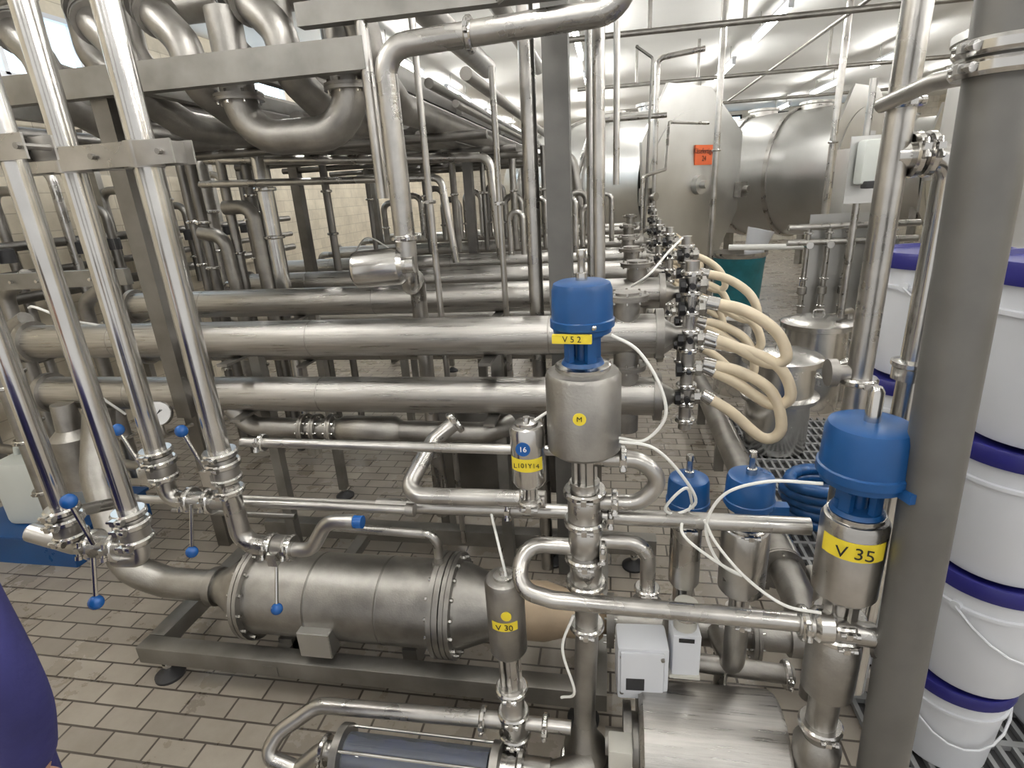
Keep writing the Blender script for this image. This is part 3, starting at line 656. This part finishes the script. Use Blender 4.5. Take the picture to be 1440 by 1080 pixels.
for (x,y,z0,z1,r) in ((-.77,2.42,.15,3.2,.014),(-.045,2.15,1.45,3.4,.022),(-.09,2.6,1.5,3.4,.018),(.02,2.7,1.9,3.4,.014),(-.50,2.6,.9,2.4,.014)):
    g=G('vertical_service_pipe');g.tube([(x,y,z0),(x,y,z1)],r,'ss');g.clamp((x,y,(z0+z1)/2+.2),(0,0,1),r);g.done()
g=G('mid_pipework')
g.tube([(-2.6,3.5,2.2),(-1.6,3.5,2.14),(-.72,3.5,2.10),(-.68,3.5,1.5)],.028,'ss',bend=.07)
g.tube([(-2.6,3.4,2.05),(-1.0,3.4,2.0),(-.95,3.4,1.5)],.022,'ss',bend=.06)
for k in range(10):
    x=-2.4+.22*k;y=5.9+.1*(k%3)
    g.tube([(x,y,1.45),(x,y,1.85+.06*(k%3)),(x+.17,y,1.85+.06*(k%3)),(x+.17,y,1.45)],.032,('ssm','ss','ssd')[k%3],bend=.08);g.clamp((x,y,1.6),(0,0,1),.032)
for k in range(7):
    x=-2.2+.27*k;y=5.1
    g.tube([(x,y,1.4),(x,y,2.25)],.022+.008*(k%2),('ssd','ssm')[k%2]);g.clamp((x,y,1.9),(0,0,1),.026)
g.tube([(-2.5,6.1,2.2),(-.4,6.1,2.2),(-.3,6.1,1.6)],.05,'ssm',bend=.1)
for k in range(6):
    y=4.25+.4*(k%3)+.0;x=-.75+.13*k;h=1.75+.08*(k%2)
    g.tube([(x,y,1.44),(x,y,h),(x+.1,y,h),(x+.1,y,1.44)],.022,'ss',bend=.05)
g.tube([(-.6,7.0,1.45),(-.2,7.0,2.6),(.6,7.0,2.6)],.03,'ss');g.tube([(.5,7.2,1.4),(.5,7.2,3.2),(1.0,7.2,3.25)],.03,'ss')
g.tube([(.25,5,1.5),(.25,5,1.95),(.45,5.2,2.0),(.5,5.6,2.4),(.9,6,2.4)],.014,'ss');g.tube([(.3,5.5,1.5),(.34,5.5,2.9),(.2,5.5,3.0)],.012,'ssd')
g.done()
g=G('vertical_riser_pipe')
for x in(1.15,2.35): g.tube([(x,7.0,.0),(x,7.0,CZ)],.035,'ss');g.clamp((x,7.0,2.2),(0,0,1),.036)
g.done()
# ------------------------------------------------------------------ left wall pipework
g=G('left_riser_bank')
data=((-2.72,3.5,.035,'ssd'),(-2.50,3.5,.03,'ssm'),(-2.36,3.55,.03,'ssd'),(-2.22,3.5,.055,'ssp'),(-2.62,4.0,.05,'ssm'),(-2.95,3.7,.035,'ssd'),(-3.1,4.1,.05,'ssm'),(-3.35,3.9,.03,'ssd'),(-2.85,4.2,.03,'ssd'),(-3.55,4.2,.04,'ssm'),(-2.05,4.0,.028,'ssd'))
for x,y,r,m in data:
    g.tube([(x,y,.1),(x,y,2.30+.05*math.sin(x*9)),(x+.02,y+.8,2.36)],r,m,bend=.09)
    for z in(.8,1.6,1.9): g.clamp((x,y,z+.1*math.sin(x*5)),(0,0,1),r)
g.tube([(-2.5,3.45,1.9),(-2.3,3.45,1.9),(-2.3,3.45,1.0)],.045,'ssm',bend=.09)
g.tube([(-2.72,3.45,1.75),(-2.55,3.45,1.72),(-2.52,3.45,.9)],.045,'ssm',bend=.1)
g.done()
g=G('left_wall_pipe_rack')
for k in range(9):
    y=3.2+.33*k;x=-4.45+.06*(k%2);z1=1.95+.3*((k*7)%3)/2
    g.tube([(x,y,.5),(x,y,z1),(x+.25,y,z1),(x+.25,y,1.2)],.035,('ssd','ssm','ss')[k%3],bend=.09)
    g.clamp((x,y,1.5),(0,0,1),.036);g.clamp((x+.25,y,1.45),(0,0,1),.036)
for z,r in((1.35,.04),(1.52,.03),(1.72,.035),(.9,.04),(2.5,.05),(2.7,.04)):
    g.tube([(-4.3,2.4,z),(-4.3,7.2,z)],r,'ssd')
for k in range(14):
    g.lathe((-4.15,2.7+.3*k,1.62),(0,0,1),[(0,.05),(.09,.05),(.1,.03)],'rubber',14)
for y in(3,4.5,6): g.box((-4.45,y,1.3),(.06,.06,2.6),'frame')
g.done()
g=G('foreground_cable_rail')
g.box((-2.75,2.28,1.62),(1.0,.04,.075),'frame',(0,0,.05));
for k in range(6): g.cyl((-3.15+.15*k,2.25,1.62),(-3.15+.15*k,2.235,1.62),.008,'ssp',8)
g.done()
g=G('left_end_connections')
for i,(x,y) in enumerate(((-3.05,2.2),(-3.3,2.45),(-3.2,2.9),(-3.5,2.7))):
    g.tube([(x,y,.2),(x,y,1.2+.1*i),(x+.2,y,1.3+.1*i)],.04,'ssm',bend=.1)
    for z in(.5,.8,1.1): g.clamp((x,y,z),(0,0,1),.042)
g.tube([(-3.7,2.3,1.2),(-2.9,2.25,1.25)],.035,'ss');g.tube([(-3.8,2.5,.6),(-2.6,2.4,.55)],.03,'ssm')
g.lathe((-2.62,2.1,.60),(0,0,1),[(0,.05),(.02,.10),(.28,.10),(.32,.06),(.45,.05)],'ssm',28)
g.done()
for P in ([(-2.62,2.1,1.52),(-2.52,2.05,1.53),(-2.42,2.1,1.46),(-2.38,2.2,1.41)],[(-2.45,2.1,1.22),(-2.38,2.02,1.24),(-2.30,2.0,1.15),(-2.28,2.1,1.0)],[(-2.2,4.6,1.45),(-2.0,4.5,1.6),(-1.8,4.6,1.45)]):
    g=G('pneumatic_air_line');g.tube(smooth(P,8),.006,'wtube',bend=.001,seg=8);g.done()
g=G('pressure_gauge')
c=Vector((-1.98,1.98,1.055));d=Vector((.45,-.8,.35)).normalized()
g.lathe(c-d*.02,d,[(0,.050),(.0,.056),(.03,.056),(.034,.052),(.034,.048)],'ssp',28);g.lathe(c+d*.008,d,[(0,.047),(.003,.047)],'dial',28);g.tube([c-Vector((0,0,.04)),(-1.98,1.98,.95),(-1.98,2.15,.93)],.010,'ssp')
g.cyl(c+d*.012,c+d*.012+Vector((.02,.0,.02)),.002,'ctext',6)
g.done()
g=G('blue_storage_crate')
for a,b in(((-3.40,2.20,.09),(.77,.02,.18)),((-3.40,2.74,.09),(.77,.02,.18)),((-3.02,2.47,.09),(.02,.55,.18)),((-3.78,2.47,.09),(.02,.55,.18))): g.box(a,b,'blue')
g.box((-3.40,2.47,.185),(.80,.60,.02),'blue',bev=.004);g.box((-3.40,2.47,.05),(.7,.5,.10),'blue');g.done()
g=G('white_jerrycan')
X0=-3.36;Y0=2.42
g.box((X0,Y0,.395),(.34,.26,.40),'jug',(0,0,.1),.04);g.tube([(X0-.1,Y0,.585),(X0-.08,Y0,.655),(X0+.05,Y0,.655),(X0+.07,Y0,.585)],.018,'jug',bend=.03);g.cyl((X0+.12,Y0,.575),(X0+.12,Y0,.645),.03,'black');g.done()
# ------------------------------------------------------------------ person in blue work coat (partly at left edge)
def skinobj(name,verts,edges,mat,root=0,sub=2):
    me=bpy.data.meshes.new(name);me.from_pydata([v[:3] for v in verts],edges,[]);o=bpy.data.objects.new(name,me);COL.objects.link(o)
    me.materials.append(M[mat]);md=o.modifiers.new('skin','SKIN')
    for i,v in enumerate(verts):
        sv=me.skin_vertices[0].data[i];sv.radius=(v[3],v[4] if len(v)>4 else v[3]);sv.use_root=(i==root)
    md.use_smooth_shade=True;s2=o.modifiers.new('sub','SUBSURF');s2.levels=sub;s2.render_levels=sub;return o
px,py=-1.315,.60
E=bpy.data.objects.new('person_in_blue_workwear',None);COL.objects.link(E)
body=skinobj('coat_and_trousers',[(px,py,.95,.17,.12),(px,py,1.15,.155,.11),(px,py,1.35,.18,.12),(px,py,1.46,.12,.09),(px,py,1.53,.06,.06),
  (px+.17,py,1.43,.075),(px+.25,py-.02,1.18,.066),(px+.235,py-.0,1.04,.058),(px+.19,py+.0,.88,.050),
  (px-.17,py,1.43,.075),(px-.25,py-.02,1.18,.066),(px-.235,py+.0,1.04,.058),(px-.19,py+.0,.88,.050),
  (px+.10,py,.85,.105),(px+.11,py,.5,.075),(px+.11,py,.10,.06),(px-.10,py,.85,.105),(px-.11,py,.5,.075),(px-.11,py,.10,.06)],
  [(0,1),(1,2),(2,3),(3,4),(3,5),(5,6),(6,7),(7,8),(3,9),(9,10),(10,11),(11,12),(0,13),(13,14),(14,15),(0,16),(16,17),(17,18)],'coat')
head=G('head');head.ball((px,py,1.68),.105,'skin',(.78,.92,1.12));head.ball((px,py-.01,1.71),.108,'hair',(.82,.93,1.02));head.cyl((px,py,1.5),(px,py+.01,1.62),.052,'skin')
head.ball((px,py+.10,1.665),.018,'skin',(.7,1,1.3));head.ball((px-.082,py,1.67),.025,'skin',(.4,.8,1.2));head.ball((px+.082,py,1.67),.025,'skin',(.4,.8,1.2))
for s in(-1,1): head.ball((px+s*.032,py+.083,1.69),.012,'white');head.ball((px+s*.032,py+.093,1.69),.006,'black')
head.box((px,py+.09,1.625),(.045,.012,.008),'orange',bev=.003)
parts=[body,head.done()]
for s in(-1,1):
    w=(px+s*.19,py-.01,.87);vs=[(w[0],w[1],w[2],.026,.024),(w[0],w[1]+.01,w[2]-.07,.020,.038)];ed=[(0,1)]
    for k,(dy,l) in enumerate(((-.03,.06),(-.01,.075),(.01,.08),(.03,.07))):
        b=len(vs);vs+=[(w[0],w[1]+.01+dy,w[2]-.115,.010),(w[0]-s*.008,w[1]+.01+dy*1.1,w[2]-.115-l*.55,.009),(w[0]-s*.025,w[1]+.01+dy*1.1,w[2]-.115-l,.008)];ed+=[(1,b),(b,b+1),(b+1,b+2)]
    b=len(vs);vs+=[(w[0]-s*.01,w[1]+.05,w[2]-.05,.011),(w[0]-s*.02,w[1]+.07,w[2]-.10,.010)];ed+=[(0,b),(b,b+1)]
    parts.append(skinobj('hand',vs,ed,'skin'))
    sh=G('shoe');sh.box((px+s*.11,py+.05,.045),(.10,.28,.09),'black',bev=.03);parts.append(sh.done())
for p_ in parts:p_.parent=E
# ------------------------------------------------------------------ world, camera
w=bpy.data.worlds.new('world');S.world=w;w.use_nodes=True
w.node_tree.nodes['Background'].inputs[0].default_value=(1,.985,.96,1);w.node_tree.nodes['Background'].inputs[1].default_value=.78
cd=bpy.data.cameras.new('camera');cd.lens=19.5;cd.sensor_width=36;cd.clip_start=.02
co=bpy.data.objects.new('camera',cd);COL.objects.link(co)
co.matrix_world=Matrix.Translation((0,0,1.9))@Matrix.Rotation(math.radians(10.73),4,'Z')@Matrix.Rotation(math.radians(90-19.16),4,'X')@Matrix.Rotation(math.radians(-3.4),4,'Z')
S.camera=co
S.view_settings.view_transform='Standard';S.view_settings.look='None';S.view_settings.exposure=.08
